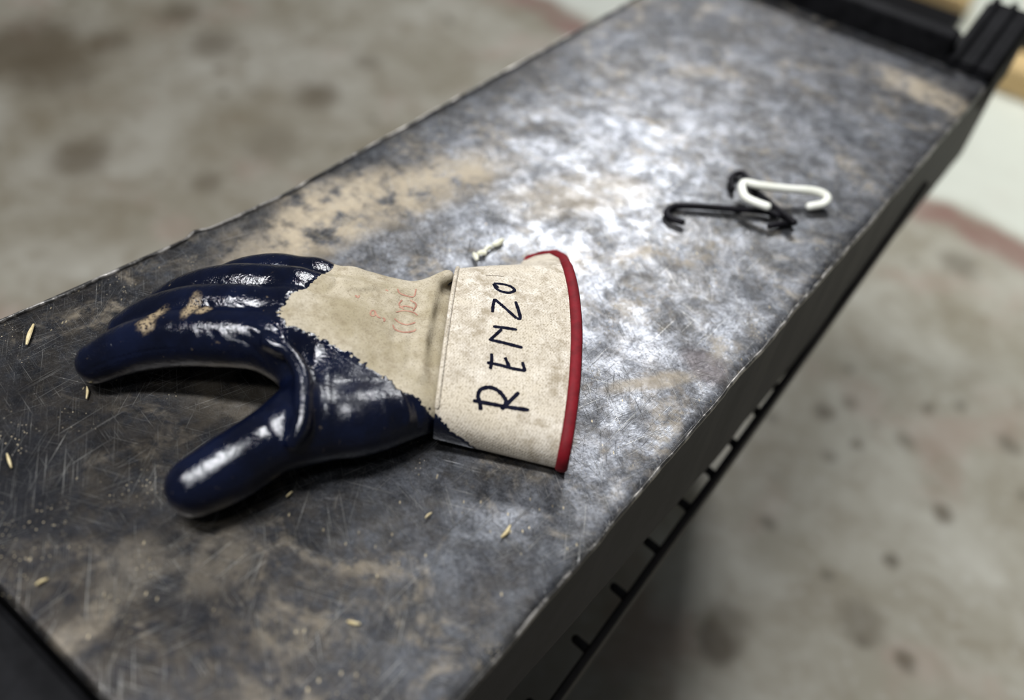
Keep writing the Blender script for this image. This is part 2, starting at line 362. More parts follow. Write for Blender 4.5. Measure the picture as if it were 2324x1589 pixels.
# far end: raised black lip and ribbed corner block; near end: black end beam
bm_obj('end_lip', box_bm(XL - .002, XR - .044, .8725, .893, BT - .02, BT + .0255, .003, 2), M_BLACK, bench)
bm = box_bm(XR - .044, XR + .002, .868, .962, BT - .03, BT + .036, 0)
for v in bm.verts:
    if v.co.y < .9 and v.co.z > BT: v.co.z = BT + .007
bmesh.ops.bevel(bm, geom=bm.edges[:], offset=.003, segments=2, affect='EDGES')
blk = bm_obj('corner_block', bm, M_BLACK, bench)
for k in range(3):
    x = XR - .040 + k * .0165; bm = bmesh.new(); pr = [(.866, .0), (.866, .011), (.960, .040), (.960, .0)]
    vs = [[bm.verts.new((x + dx, y, BT + z)) for y, z in pr] for dx in (0, .006)]
    bm.faces.new(vs[0]); bm.faces.new(vs[1])
    for q in range(4): bm.faces.new((vs[0][q], vs[0][(q + 1) % 4], vs[1][(q + 1) % 4], vs[1][q]))
    bmesh.ops.bevel(bm, geom=bm.edges[:], offset=.0012, segments=1, affect='EDGES')
    o = bm_obj('rib', bm, M_BLACK); o.parent = blk
bm_obj('end_beam', box_bm(left_edge(YN) - .01, XR + .005, YN - .17, YN - .001, BT - .10, BT - .012, .004, 2), M_BLACK, bench)

# ------------------------------------------------------------------ glove
gang0 = math.atan2((at(1290, 830) - at(300, 800))[1], (at(1290, 830) - at(300, 800))[0])
M_NIT_T = NT('navy_nitrile_coating'); t = M_NIT_T
n1 = t.noise(45, 4, 0.6); n2 = t.noise(700, 3, 0.6); n3 = t.noise(230, 4, .65)
c = t.mix(t.ramp(n1, .35, .7), (0.0012, 0.0022, 0.0085), (0.0028, 0.0052, 0.019))
dm = t.ramp(n3, .66, .76, 0, .25)
for p, rx, ry, a in (((440, 722), .0035, .0085, .5), ((468, 733), .003, .004, 0), ((335, 745), .005, .004, 0), ((360, 722), .004, .006, .4)):
    q = at(*p, 0.036)
    dm = t.math('MAXIMUM', dm, t.math('MULTIPLY', t.spot(q, rx, ry, a, .5, n3, 1.2), t.ramp(n2, .35, .55, 0, .85)))
c = t.mix(dm, c, (0.38, 0.29, 0.17))
thin = at(815, 880, .036); matte = t.spot(thin, .030, .020, gang0 + .45, .45, n1, .6)       # thinly dipped, dull rubber next to the canvas
M_NIT = t.set(color=c, rough=t.math('ADD', t.ramp(n3, .3, .7, 0.07, .15), t.math('ADD', t.math('MULTIPLY', dm, .4), t.math('MULTIPLY', matte, .15))), spec=0.75, normal=t.bump(t.math('ADD', n2, t.math('MULTIPLY', n3, 1.5)), 0.40, 0.0006))

t = NT('dirty_canvas'); n1 = t.noise(28, 5, .65); n2 = t.noise(120, 5, .7); n3 = t.noise(900, 3, .7)
wv = t.n('ShaderNodeTexWave', wave_type='BANDS', bands_direction='X'); t.l(t.mapping(t.geo, rot=(0, 0, .55 - .62)), wv.inputs[0]); wv.inputs['Scale'].default_value = 240; wv.inputs['Distortion'].default_value = 2.0; wv.inputs['Detail'].default_value = 2; wv.inputs['Detail Scale'].default_value = 4
wv2 = t.n('ShaderNodeTexWave', wave_type='BANDS', bands_direction='Y'); t.l(t.mapping(t.geo, rot=(.8, 0, .55)), wv2.inputs[0]); wv2.inputs['Scale'].default_value = 240; wv2.inputs['Distortion'].default_value = 2.0
weave = t.math('MULTIPLY', wv.outputs[1], wv2.outputs[1])
c = t.mix(t.ramp(n1, .35, .68), (0.62, 0.55, 0.43), (0.80, 0.74, 0.64))
c = t.mix(t.math('MULTIPLY', t.ramp(n1, .42, .58), t.ramp(n2, .36, .64, 0, .8)), c, (0.29, 0.232, 0.150))
c = t.mix(t.ramp(n3, .50, .66, 0, .75), c, (0.26, 0.21, 0.135))
c = t.mix(t.ramp(weave, .25, .0, 0, .18), c, (0.30, 0.25, 0.17))
M_CLOTH = t.set(color=c, rough=0.9, spec=0.15, sheen=0.1, normal=t.bump(t.math('ADD', t.math('MULTIPLY', weave, .4), n3), .5, .0006))
t = NT('dirty_back_canvas'); n1 = t.noise(24, 5, .65); n2 = t.noise(110, 5, .7); n3 = t.noise(900, 3, .7)
c = t.mix(t.ramp(n1, .35, .68), (0.34, 0.29, 0.19), (0.56, 0.50, 0.39))
c = t.mix(t.ramp(n2, .46, .72, 0, .6), c, (0.22, 0.175, 0.105))
c = t.mix(t.ramp(n3, .52, .68, 0, .6), c, (0.20, 0.165, 0.11))
M_BACK = t.set(color=c, rough=0.9, spec=0.15, normal=t.bump(n3, .5, .0006))
M_RED = simple('red_binding', (0.125, 0.0015, 0.005), (0.19, 0.003, 0.009), 120, .7, 0, .4, .0004, .3)
M_INK = simple('black_marker_ink', (0.003, 0.003, 0.010), (0.008, 0.009, 0.02), 300, .9, 0, .2, spec=.08)
M_FAINT = simple('faded_ink', (0.22, 0.19, 0.16), (0.32, 0.28, 0.22), 300, .9, 0, .2)
M_STAMP = simple('faded_red_stamp', (0.36, 0.17, 0.12), (0.46, 0.27, 0.19), 300, .9, 0, .2)

g0 = at(700, 830)
glove = thing('work_glove', 'navy rubber dipped work glove with canvas cuff and red binding on bench', 'glove', (g0[0], g0[1], BT))

# signed distance field of the hand, in millimetre cells
Hc = 0.0010
ax = at(1290, 830)[:2] - at(300, 800)[:2]; gang = math.atan2(ax[1], ax[0]); ca, sa = math.cos(gang), math.sin(gang)
org = at(205, 835)[:2]
def to_l(p): d = np.asarray(p)[..., :2] - org; return np.stack([d[..., 0] * ca + d[..., 1] * sa, -d[..., 0] * sa + d[..., 1] * ca, np.asarray(p)[..., 2] - BT], -1)
def to_w(p): return np.stack([p[..., 0] * ca - p[..., 1] * sa + org[0], p[..., 0] * sa + p[..., 1] * ca + org[1], p[..., 2] + BT], -1)
lo = np.array([-0.022, -0.125, -0.004]); hi = np.array([0.225, 0.125, 0.070])
dims = np.ceil((hi - lo) / Hc).astype(int)
gx, gy, gz = [lo[i] + Hc * np.arange(dims[i]) for i in range(3)]
BIG = 0.05
def new(): return np.full(dims, BIG, np.float32)
def smin(a, b, k):
    h = np.clip(0.5 + 0.5 * (b - a) / k, 0, 1); return b + (a - b) * h - k * h * (1 - h)
def cone(Fd, a, b, ra, rb, k, flat=1.0):
    """merge a round cone into field Fd (smooth union, blend k); flat < 1 squashes it in height"""
    m = max(ra, rb) + 0.022 + k
    i0 = np.maximum(((np.minimum(a, b) - m - lo) / Hc).astype(int), 0); i1 = np.minimum(((np.maximum(a, b) + m - lo) / Hc).astype(int) + 1, dims)
    sl = tuple(slice(i0[i], i1[i]) for i in range(3))
    X, Y, Z = np.meshgrid(gx[sl[0]], gy[sl[1]], gz[sl[2]], indexing='ij')
    d = b - a; L2 = (d @ d) or 1e-9
    tt = np.clip(((X - a[0]) * d[0] + (Y - a[1]) * d[1] + (Z - a[2]) * d[2]) / L2, 0, 1)
    q = np.sqrt((X - a[0] - tt * d[0]) ** 2 + (Y - a[1] - tt * d[1]) ** 2 + ((Z - a[2] - tt * d[2]) / flat) ** 2) - (ra + tt * (rb - ra))
    Fd[sl] = smin(Fd[sl], q.astype(np.float32), k)
def chain(Fd, pts, k, flat=1.0):
    q = []
    for (px, py, z, r) in pts:
        p = at(px, py, z); q.append(np.append(to_l(p), px_r(p, r)))
    q = catmull(q, 6) if len(q) > 2 else np.array(q)
    one = new()
    for a, b in zip(q[:-1], q[1:]): cone(one, a[:3], b[:3], a[3], b[3], 1e-5, flat)
    Fd[...] = smin(Fd, one, k)
# pixel x, pixel y, height, radius in pixels
INDEX = [(222, 824, .0125, 47), (300, 790, .0190, 58), (400, 768, .0275, 65), (520, 768, .0335, 66), (640, 778, .0350, 66)]
MIDDLE = [(290, 752, .0130, 42), (350, 725, .0205, 52), (440, 706, .0290, 58), (540, 706, .0345, 60), (650, 718, .0345, 62)]
RING = [(375, 692, .0130, 38), (430, 670, .0200, 47), (510, 655, .0270, 53), (590, 655, .0310, 55), (670, 668, .0310, 58)]
PINKY = [(505, 640, .0120, 34), (560, 627, .0170, 42), (630, 622, .0220, 46), (710, 636, .0240, 48)]
THUMB = [(446, 1104, .0170, 68), (520, 1064, .0190, 77), (600, 1012, .0200, 76), (690, 962, .0210, 78)]
fing = new()
for ch in (INDEX, MIDDLE, RING, PINKY):
    one = new(); chain(one, ch, 0.004); fing = smin(fing, one, 0.0022)
body = new()
chain(body, [(640, 782, .0340, 64), (800, 815, .0250, 66), (980, 850, .0165, 54)], .010)
chain(body, [(650, 722, .0340, 62), (800, 752, .0270, 66), (985, 785, .0175, 56)], .010)
chain(body, [(670, 672, .0300, 58), (800, 692, .0255, 60), (1000, 720, .0170, 52)], .010)
chain(body, [(715, 640, .0230, 46), (810, 655, .0215, 44), (930, 680, .0190, 42), (1005, 664, .0170, 42)], .009)
chain(body, [(690, 962, .0210, 78), (810, 955, .0210, 82), (920, 935, .0175, 64), (980, 930, .0140, 48)], .012)
chain(body, [(650, 800, .028, 56), (705, 880, .0265, 56), (700, 965, .0230, 66)], .010)
chain(body, [(770, 860, .021, 70), (900, 880, .018, 62), (975, 890, .0145, 50)], .012)
th = new(); chain(th, THUMB, .006)
fld = smin(fing, body, 0.006); fld = smin(fld, th, 0.009)
# raised folds: the crease that sweeps from the index knuckle down to the thumb, and gathers of the canvas
chain(fld, [(606, 778, .0480, 8), (650, 795, .0475, 14), (684, 845, .0460, 18), (693, 910, .0430, 19), (682, 970, .0395, 19), (664, 1008, .0350, 14)], .007)
chain(fld, [(766, 632, .0290, 14), (800, 627, .0305, 20), (832, 644, .0285, 12)], .005)
chain(fld, [(960, 655, .0270, 8), (985, 640, .0320, 14), (1015, 628, .0330, 16)], .006)
chain(fld, [(985, 660, .0315, 8), (962, 760, .0330, 8), (950, 860, .0300, 6)], .006)
# shallow wrinkles, then cut flat where the hand rests on the bench
X, Y, Z = np.meshgrid(gx, gy, gz, indexing='ij')
fld = np.maximum(fld, (0.0012 - Z).astype(np.float32))
del X, Y, Z
def surface_nets(Fd):
    s = Fd < 0; c = [s[i:s.shape[0] - 1 + i, j:s.shape[1] - 1 + j, k:s.shape[2] - 1 + k] for i in (0, 1) for j in (0, 1) for k in (0, 1)]
    cnt = sum(x.astype(np.int8) for x in c); act = (cnt > 0) & (cnt < 8); ids = np.full(act.shape, -1, np.int64); I = np.argwhere(act); ids[act] = np.arange(len(I))
    acc = np.zeros((len(I), 3)); num = np.zeros(len(I))
    cor = [np.array((i, j, k)) for i in (0, 1) for j in (0, 1) for k in (0, 1)]
    for a in range(8):
        for b in range(a + 1, 8):
            if np.abs(cor[a] - cor[b]).sum() != 1: continue
            fa = Fd[tuple((I + cor[a]).T)]; fb = Fd[tuple((I + cor[b]).T)]; m = (fa < 0) != (fb < 0)
            tt = np.where(m, fa / np.where(m, fa - fb, 1), 0); acc += np.where(m[:, None], cor[a] + tt[:, None] * (cor[b] - cor[a]), 0); num += m
    V = I + acc / num[:, None]; Q = []
    for axis in range(3):
        o1, o2 = [i for i in range(3) if i != axis]
        A = s.take(range(s.shape[axis] - 1), axis); B = s.take(range(1, s.shape[axis]), axis); E = np.argwhere(A != B)
        E = E[(E[:, o1] > 0) & (E[:, o2] > 0) & (E[:, o1] < s.shape[o1] - 1) & (E[:, o2] < s.shape[o2] - 1)]
        fl_ = A[tuple(E.T)]; q = []
        for d1, d2 in ((1, 1), (0, 1), (0, 0), (1, 0)):
            e = E.copy(); e[:, o1] -= d1; e[:, o2] -= d2; q.append(ids[tuple(e.T)])
        q = np.stack(q, 1); flip = fl_ if axis != 1 else ~fl_
        q[~flip] = q[~flip][:, ::-1]; Q.append(q)
    return V, np.vstack(Q)
V, Q = surface_nets(fld); V = V * Hc + lo
def relax(V, Q, it, w=0.5):
    e = np.vstack([Q[:, [0, 1]], Q[:, [1, 2]], Q[:, [2, 3]], Q[:, [3, 0]]]); e = np.vstack([e, e[:, ::-1]])
    for _ in range(it):
        a = np.zeros_like(V); np.add.at(a, e[:, 0], V[e[:, 1]]); n = np.bincount(e[:, 0], minlength=len(V))[:, None]; V = V * (1 - w) + w * a / np.maximum(n, 1)
    return V
V = to_w(relax(V, Q, 3))
def vnormals(V, Q):
    N = np.zeros_like(V); fn = np.cross(V[Q[:, 2]] - V[Q[:, 0]], V[Q[:, 3]] - V[Q[:, 1]])
    for i in range(4): np.add.at(N, Q[:, i], fn)
    return N / np.maximum(np.linalg.norm(N, axis=1)[:, None], 1e-12)
HV, HQ, HN = V, Q, vnormals(V, Q)
if ((HV - HV.mean(0)) * HN).sum() < 0: HQ = HQ[:, ::-1]; HN = -HN
# creases and gathers: ridges (+) and grooves (-) pressed into the skin of the glove, millimetres
TREE0 = BVHTree.FromPolygons([Vector(v) for v in HV], [tuple(int(i) for i in q) for q in HQ])
DISP = np.zeros(len(HV))
for v_i in range(len(HV)):
    p = HV[v_i]; DISP[v_i] = 0.00022 * noise.noise((p[0] * 60, p[1] * 60, p[2] * 60)) + 0.00012 * noise.noise((p[0] * 190, p[1] * 190, p[2] * 190))
for amp, sg_, pts in [(-1.3, 2.6, [(716, 770), (712, 850), (714, 930), (722, 1010)]), (0.8, 2.4, [(745, 800), (742, 880), (748, 960)]),
                      (0.8, 1.8, [(555, 735), (600, 765), (640, 812)]), (-0.7, 1.6, [(530, 760), (575, 790), (612, 835)]), (0.7, 1.6, [(590, 715), (625, 745), (650, 780)]),
                      (0.3, 1.5, [(490, 745), (515, 775), (525, 812)]), (-0.25, 1.5, [(470, 740), (492, 775), (498, 815)]), (0.2, 1.6, [(430, 735), (445, 765), (448, 800)]),
                      (0.6, 1.6, [(520, 690), (560, 700), (600, 722)]), (-0.6, 1.4, [(470, 680), (480, 705), (478, 725)]), (0.5, 1.4, [(500, 640), (520, 660), (525, 685)]),
                      (-0.45, 0.8, [(185, 848), (240, 822), (330, 797), (420, 790)]), (0.9, 2.0, [(905, 890), (922, 935), (926, 975)]), (-0.8, 2.0, [(938, 900), (948, 945), (948, 985)]),
                      (0.4, 2.4, [(866, 880), (880, 930), (880, 985)]), (-0.6, 1.8, [(640, 905), (662, 925), (672, 960)]),
                      (0.7, 2.0, [(640, 1010), (610, 985), (592, 955)]), (-0.9, 2.0, [(975, 655), (958, 745), (945, 850)]), (0.6, 2.0, [(945, 655), (928, 740), (912, 830)]), (-0.5, 2.0, [(915, 650), (900, 740), (885, 820)]),
                      (0.9, 2.6, [(770, 650), (810, 655), (850, 648)]), (-0.9, 2.0, [(800, 662), (850, 660), (900, 650)]), (0.5, 2.4, [(690, 690), (760, 740), (850, 790)]), (-1.0, 1.8, [(755, 612), (765, 640), (745, 665)])]:
    hp = [TREE0.ray_cast(Vector((0, 0, BT + HC)), Vector(ray(*q)).normalized())[0] for q in catmull(pts, 8)]
    hp = np.array([h for h in hp if h is not None])
    if not len(hp): continue
    rad = sg_ * .001; near = np.flatnonzero((np.abs(HV - hp.mean(0)).max(1) < .08)); q = HV[near]
    d2 = ((q[:, None, :] - hp[None]) ** 2).sum(2); k = d2.argmin(1); e_ = np.minimum(k, len(hp) - 1 - k) / (len(hp) / 2)
    DISP[near] += amp * .001 * np.exp(-d2.min(1) / rad ** 2) * np.clip(e_ * 2 + .1, 0, 1)
HV = HV + HN * DISP[:, None]; HV[:, 2] = np.maximum(HV[:, 2], BT + .0006); HN = vnormals(HV, HQ)

# cuff: a flattened canvas tube lofted from the wrist seam to the bound rim
F0, N0 = at(1036, 632, .020), at(984, 985, .013)
F1, N1 = at(1266, 603, .020), at(1272, 1058, .009)
seg, nl = 120, 46
RIM_A = [-100, -65, -38, -15, 5, 24, 48]
RIM_P = np.array([at(1185, 600, .004), at(1192, 588, .006), at(1222, 577, .010), at(1255, 573, .015), at(1276, 584, .021), at(1284, 600, .027), at(1297, 634, .034)])
def cuff_pt(th, tt, inset=0.0):
    F_, N_ = F0 + (F1 - F0) * tt, N0 + (N1 - N0) * tt; M = (F_ + N_) / 2; Hf = (F_ - N_) / 2
    cc, ss = math.cos(th), math.sin(th); e = 0.72
    u = math.copysign(abs(cc) ** e, cc); v = math.copysign(abs(ss) ** e, ss)
    ht = (0.0235 - 0.0015 * tt + 0.0015 * math.sin(u * 4 + 1)) - inset
    hb = (M[2] - BT) - 0.0016 - inset
    p = M + Hf * u * (1 - inset * 14) + np.array([0, 0, 1]) * (ht * v if v > 0 else hb * v)
    axd = (F1 + N1 - F0 - N0); axd /= np.linalg.norm(axd)
    bulge = 0.0062 * (1 - u * u) * (1 if v > 0 else .3) - 0.024 * max(0, -v) ** .7 * max(0, u + .2) 
    p = p + axd * bulge * tt ** 2
    far = np.array([-.62, .78, 0]); p = p + far * 0.006 * max(0, -v) * max(0, u) * tt      # lower layer peeps out at the far side
    p = p + np.array([0, 0, 1]) * 0.0012 * noise.noise((tt * 3 + 4, u * 3, v)) * (v > 0)
    a = (math.degrees(th) + 180) % 360 - 180
    if -105 < a < 48:
        wt = min(1, (48 - a) / 36, (a + 105) / 40); wt = max(0, wt); wt = wt * wt * (3 - 2 * wt) * tt ** 1.5
        g = np.array([np.interp(a, RIM_A, RIM_P[:, c]) for c in range(3)]); p = p * (1 - wt) + (g - (F1 - F0) * (1 - tt) * 1.0) * wt
    p[2] = max(p[2], BT + 0.0012); return p
CV = np.array([cuff_pt(2 * math.pi * k / seg, j / (nl - 1)) for j in range(nl) for k in range(seg)])
CQ = np.array([(j * seg + k, j * seg + (k + 1) % seg, (j + 1) * seg + (k + 1) % seg, (j + 1) * seg + k) for j in range(nl - 1) for k in range(seg)])
if True:
    N = vnormals(CV, CQ); mid = CV.mean(0)
    if ((CV - mid) * N).sum() < 0: CQ = CQ[:, ::-1]
CN = vnormals(CV, CQ)

# the edge of the rubber dip, traced over the back of the hand; left of it is coated
def bvh(parts):
    vv, ff = [], []
    for v, f in parts: o = len(vv); vv += [Vector(x) for x in v]; ff += [tuple(int(i) + o for i in q) for q in f]
    return BVHTree.FromPolygons(vv, ff)
TREE = bvh([(HV, HQ), (CV, CQ)])
EDGE = []
for (x, y, z) in [(775, 560, .02), (756, 606, .024), (745, 618, .03), (721, 631, .032), (667, 665, .042), (632, 708, .048), (651, 735, .050), (721, 764, .047), (760, 785, .045), (803, 811, .044), (877, 857, .041), (909, 885, .040), (951, 906, .039), (976, 938, .037), (997, 947, .033), (1025, 980, .028), (1068, 1008, .018)]:
    h = TREE.ray_cast(Vector((0, 0, BT + HC)), Vector(ray(x, y)).normalized())[0]
    EDGE.append(np.array(h) if h is not None and y > 604 else at(x, y, z))
EDGE.append(EDGE[-1] * 2 - EDGE[-2]); EDGE.append(at(1150, 1120, 0))
EDGE = np.array(EDGE)[:, :2]
def edge_dist(P):
    best = np.full(len(P), 9.0); sg = np.zeros(len(P)); along = np.zeros(len(P)); acc = 0
    for a, b in zip(EDGE[:-1], EDGE[1:]):
        d = b - a; L = np.linalg.norm(d); tt = np.clip(((P - a) @ d) / (L * L), 0, 1); q = P - a - tt[:, None] * d; r = np.linalg.norm(q, axis=1)
        cr = d[0] * (P[:, 1] - a[1]) - d[1] * (P[:, 0] - a[0]); m = r < best - 1e-9
        best[m] = r[m]; sg[m] = np.sign(cr[m]); along[m] = acc + tt[m] * L; acc += L
    return best * sg, along
def coated(V, N, under):
    d, al = edge_dist(V[:, :2]); g = -d
    near = np.abs(d) < .008
    for i in np.flatnonzero(near):
        a = al[i]; amp = 1.0 if a > .085 else 0.35; p = V[i]
        g[i] += amp * (0.0026 * noise.noise((p[0] * 420, p[1] * 420, 1)) + 0.0024 * noise.noise((p[0] * 1000, p[1] * 1000, 7)) + .0012 * noise.noise((p[0] * 130, p[1] * 130, 3)))
    if under: g = np.where(N[:, 2] < -0.15, np.maximum(g, .004), g)
    return g
def split(V, Q, N, g):
    """cut the quads along g = 0; returns (verts, faces) of the coated and the bare side"""
    out = []
    for sgn in (1, -1):
        gg = g * sgn; full = (gg[Q] >= 0).all(1); part = (~full) & (gg[Q] >= 0).any(1)
        lift = 0.0004 * np.clip(gg / .0018, 0, 1) if sgn > 0 else np.zeros(len(V))
        VV = list(V + N * lift[:, None]); FF = [tuple(q) for q in Q[full]]; cache = {}
        def cut(a, b):
            key = (min(a, b), max(a, b))
            if key not in cache:
                tt = gg[a] / (gg[a] - gg[b]); VV.append(V[a] + (V[b] - V[a]) * tt); cache[key] = len(VV) - 1
            return cache[key]
        for q in Q[part]:
            poly = []
            for i in range(4):
                a, b = int(q[i]), int(q[(i + 1) % 4])
                if gg[a] >= 0: poly.append(a)
                if (gg[a] >= 0) != (gg[b] >= 0): poly.append(cut(a, b))
            if len(poly) >= 3: FF.append(tuple(poly))
        used = sorted({i for f in FF for i in f}); mp = {u: i for i, u in enumerate(used)}
        out.append(([VV[u] for u in used], [tuple(mp[i] for i in f) for f in FF]))
    return out
# cuff is refined near the dip edge by building it dense
sg2, nl2 = 420, 150
CV2 = np.array([cuff_pt(2 * math.pi * k / sg2, j / (nl2 - 1)) for j in range(nl2) for k in range(sg2)])
CQ2 = np.array([(j * sg2 + k, j * sg2 + (k + 1) % sg2, (j + 1) * sg2 + (k + 1) % sg2, (j + 1) * sg2 + k) for j in range(nl2 - 1) for k in range(sg2)])
N = vnormals(CV2, CQ2)
if ((CV2 - CV2.mean(0)) * N).sum() < 0: CQ2 = CQ2[:, ::-1]; N = -N
tr2 = BVHTree.FromPolygons([Vector(v) for v in CV2], [tuple(int(i) for i in q) for q in CQ2])
A_, T_ = [], []
for (x, y) in [(978, 940), (997, 947), (1012, 965), (1025, 980), (1048, 996), (1068, 1008)]:
    h = tr2.ray_cast(Vector((0, 0, BT + HC)), Vector(ray(x, y)).normalized())[0]
    if h is None: continue
    k = int(np.argmin(((CV2 - np.array(h)) ** 2).sum(1))); A_.append(2 * math.pi * (k % sg2) / sg2); T_.append((k // sg2) / (nl2 - 1))
o_ = np.argsort(A_); A_ = np.array(A_)[o_]; T_ = np.array(T_)[o_]
A_ = np.concatenate([[A_[0] - .3], A_, [A_[-1] + .35, 2 * math.pi]]); T_ = np.concatenate([[-.2], T_, [T_[-1] + .08, T_[-1] + .08]])
kk = np.arange(len(CV2)); an_ = 2 * math.pi * (kk % sg2) / sg2; gC = (np.interp(an_, A_, T_) - (kk // sg2) / (nl2 - 1)) * 0.075
for i in np.flatnonzero(np.abs(gC) < .006):
    p = CV2[i]; gC[i] += 0.0026 * noise.noise((p[0] * 420, p[1] * 420, p[2] * 420)) + 0.0022 * noise.noise((p[0] * 1000, p[1] * 1000, p[2] * 1000))
gC[an_ < A_[1] - .3] = -1
(hc, hb), (cc_, cb) = split(HV, HQ, HN, coated(HV, HN, True)), split(CV2, CQ2, N, gC)
off = len(hc[0])
mesh_obj('rubber_coating', hc[0] + cc_[0], hc[1] + [tuple(i + off for i in f) for f in cc_[1]], M_NIT, glove)
back = mesh_obj('canvas_back', hb[0], hb[1], M_BACK, glove)
cuff = mesh_obj('cuff', cb[0], cb[1], M_CLOTH, glove)
md = cuff.modifiers.new('thick', 'SOLIDIFY'); md.thickness = 0.0012; md.offset = -1
# turned edge of the cuff over the wrist, and the red binding round the rim
sv, sf = tube(np.array([cuff_pt(math.radians(a), 0.012) for a in range(4, 150, 3)]), 0.0013, 8)
mesh_obj('seam_welt', sv, sf, M_CLOTH, glove)
nb = 200; V = []; F = []
rim = [cuff_pt(2 * math.pi * k / nb, 1.0) for k in range(nb)]; inn = [cuff_pt(2 * math.pi * k / nb, 0.96) for k in range(nb)]
cen = np.mean(rim, 0)
for k in range(nb):
    p = rim[k]; a = p - inn[k]; a /= np.linalg.norm(a); tg = rim[(k + 1) % nb] - rim[k - 1]; tg /= np.linalg.norm(tg); nr = np.cross(a, tg)
    if nr @ (p - cen) < 0: nr = -nr
    for i in range(8):
        an = 2 * math.pi * i / 8; q = p + a * (0.0033 * math.cos(an) + .0006) + nr * (0.0017 * math.sin(an)); q[2] = max(q[2], BT + .0004); V.append(q)
for k in range(nb):
    for i in range(8): F.append((k * 8 + i, k * 8 + (i + 1) % 8, ((k + 1) % nb) * 8 + (i + 1) % 8, ((k + 1) % nb) * 8 + i))
bind = mesh_obj('red_binding', V, F, M_RED, glove); bind['label'] = 'red cloth binding round the cuff rim'

# handwriting on the cuff and the faded red stamp on the back: flat strokes lying on the cloth
TREE_C, TREE_B = bvh([cb, cc_]), bvh([hb, hc, cb])
def strokes(name, lines, tree, width, mat, parent, lift=0.00022, curved=True):
    V, F = [], []
    for ln in lines:
        ln = np.array(ln, float); pts = catmull(ln, 10) if (curved and len(ln) > 2) else np.array([ln[0] + (ln[-1] - ln[0]) * s for s in np.linspace(0, 1, 24)])
        hits = []
        for q in pts:
            d = Vector(ray(*q)).normalized(); h = tree.ray_cast(Vector((0, 0, BT + HC)), d)
            if h[0] is not None: hits.append((h[0], h[1] if h[1].dot(d) < 0 else -h[1]))
        for i in range(len(hits)):
            p, nrm = hits[i]; a = hits[max(i - 1, 0)][0]; b = hits[min(i + 1, len(hits) - 1)][0]; tg = (b - a)
            if tg.length < 1e-7: tg = Vector((1, 0, 0))
            sd = nrm.cross(tg.normalized()).normalized(); wd = width * (0.5 if i in (0, len(hits) - 1) else 0.85 + 0.25 * noise.noise((p.x * 900, p.y * 900, 0)))
            for s, l in ((-1, -.0006), (-1, lift), (1, lift), (1, -.0006)): V.append(p + sd * s * wd / 2 + nrm * l)
            if i:
                o = len(V) - 8
                for k in range(3): F.append((o + k, o + k + 1, o + k + 5, o + k + 4))
    return mesh_obj(name, V, F, mat, parent, smooth=False)
def z2(lines): return [[(740 + x / 2.838, 540 + y / 2.838) for x, y in l] for l in lines]
LET = [[[(945, 1048), (1050, 1068), (1180, 1092), (1308, 1110)], [(996, 1110), (990, 1060), (978, 1020), (995, 978), (1050, 963), (1105, 983), (1145, 1025), (1158, 1062), (1128, 1105)], [(1130, 1105), (1242, 995)]],
       [[(1035, 803), (1120, 820), (1200, 842), (1285, 857)], [(1066, 745), (1066, 790), (1058, 846)], [(1152, 770), (1180, 832)], [(1264, 800), (1282, 860)]],
       [[(1075, 571), (1150, 580), (1230, 592)], [(1132, 588), (1052, 662)], [(1052, 656), (1150, 678), (1266, 708)]],
       [[(1072, 480), (1076, 435), (1086, 394)], [(1086, 396), (1150, 450), (1228, 520)], [(1228, 520), (1250, 518), (1240, 470), (1220, 410)]],
       [[(1080, 294), (1130, 298), (1185, 312), (1214, 338), (1180, 354), (1130, 346), (1096, 326), (1080, 296)], [(1082, 298), (1108, 322)]]]
for ln in LET:
    o = strokes('handwritten_letter', z2(ln), TREE_C, 0.0025 if ln is LET[0] else 0.0021, M_INK, glove)
    o['label'] = 'black marker letter'
strokes('handwritten_mark', z2([[(1028, 245), (1085, 243), (1142, 250)]]), TREE_C, 0.0006, M_FAINT, glove)
ST = [[(285, 480), (300, 468), (318, 478), (312, 500), (290, 500), (285, 480)], [(312, 478), (335, 510), (350, 515)], [(365, 515), (378, 525), (372, 540)],
      [(430, 560), (445, 590), (500, 608), (560, 602), (580, 590)], [(440, 520), (470, 545), (520, 560), (575, 545)], [(450, 480), (500, 470), (560, 480), (590, 500)],
      [(470, 450), (510, 440), (560, 452)], [(540, 400), (580, 430), (560, 470)], [(460, 330), (480, 360), (560, 380), (580, 330)], [(490, 400), (470, 430), (500, 460)],
      [(190, 370), (205, 385), (215, 372)], [(385, 335), (400, 345)]]
o = strokes('faded_stamp', z2(ST), TREE_B, 0.0010, M_STAMP, glove); o['label'] = 'faded red stamped characters'

# ------------------------------------------------------------------ hooks
M_HOOKW = simple('white_plastic', (0.88, 0.88, 0.76), (0.93, 0.93, 0.83), 60, .35, 0, .1)
M_HOOKB = simple('black_plastic', (0.003, 0.0025, 0.004), (0.007, 0.006, 0.009), 60, .6, 0, .1, spec=.2)
def hook(name, pts, rpx, mat, label, cat='hook'):
    P = [at(x, y, z) for (x, y, z) in pts]; path = catmull(P, 8); r = px_r(P[0], rpx)
    V, F = tube(path, r, 14); V = [np.array(v) for v in V]
    mz = min(v[2] for v in V); 
    o = mesh_obj(name, V, F, mat); o.data.transform(Matrix.Translation((0, 0, BT + 0.0002 - mz)))
    c = Vector(np.mean(path, 0)); c.z = BT; set_origin(o, c); tag(o, label, cat, 'loose hooks on the bench'); return o
hook('meat_hook', [(1548, 503, .003), (1528, 496, .003), (1513, 484, .003), (1522, 471, .003), (1552, 466, .003), (1650, 472, .003), (1735, 479, .003), (1785, 494, .003), (1798, 504, .003), (1775, 507, .003), (1748, 512, .003)], 7.8, M_HOOKB, 'long black hook lying across the steel bench, its round curl towards the glove')
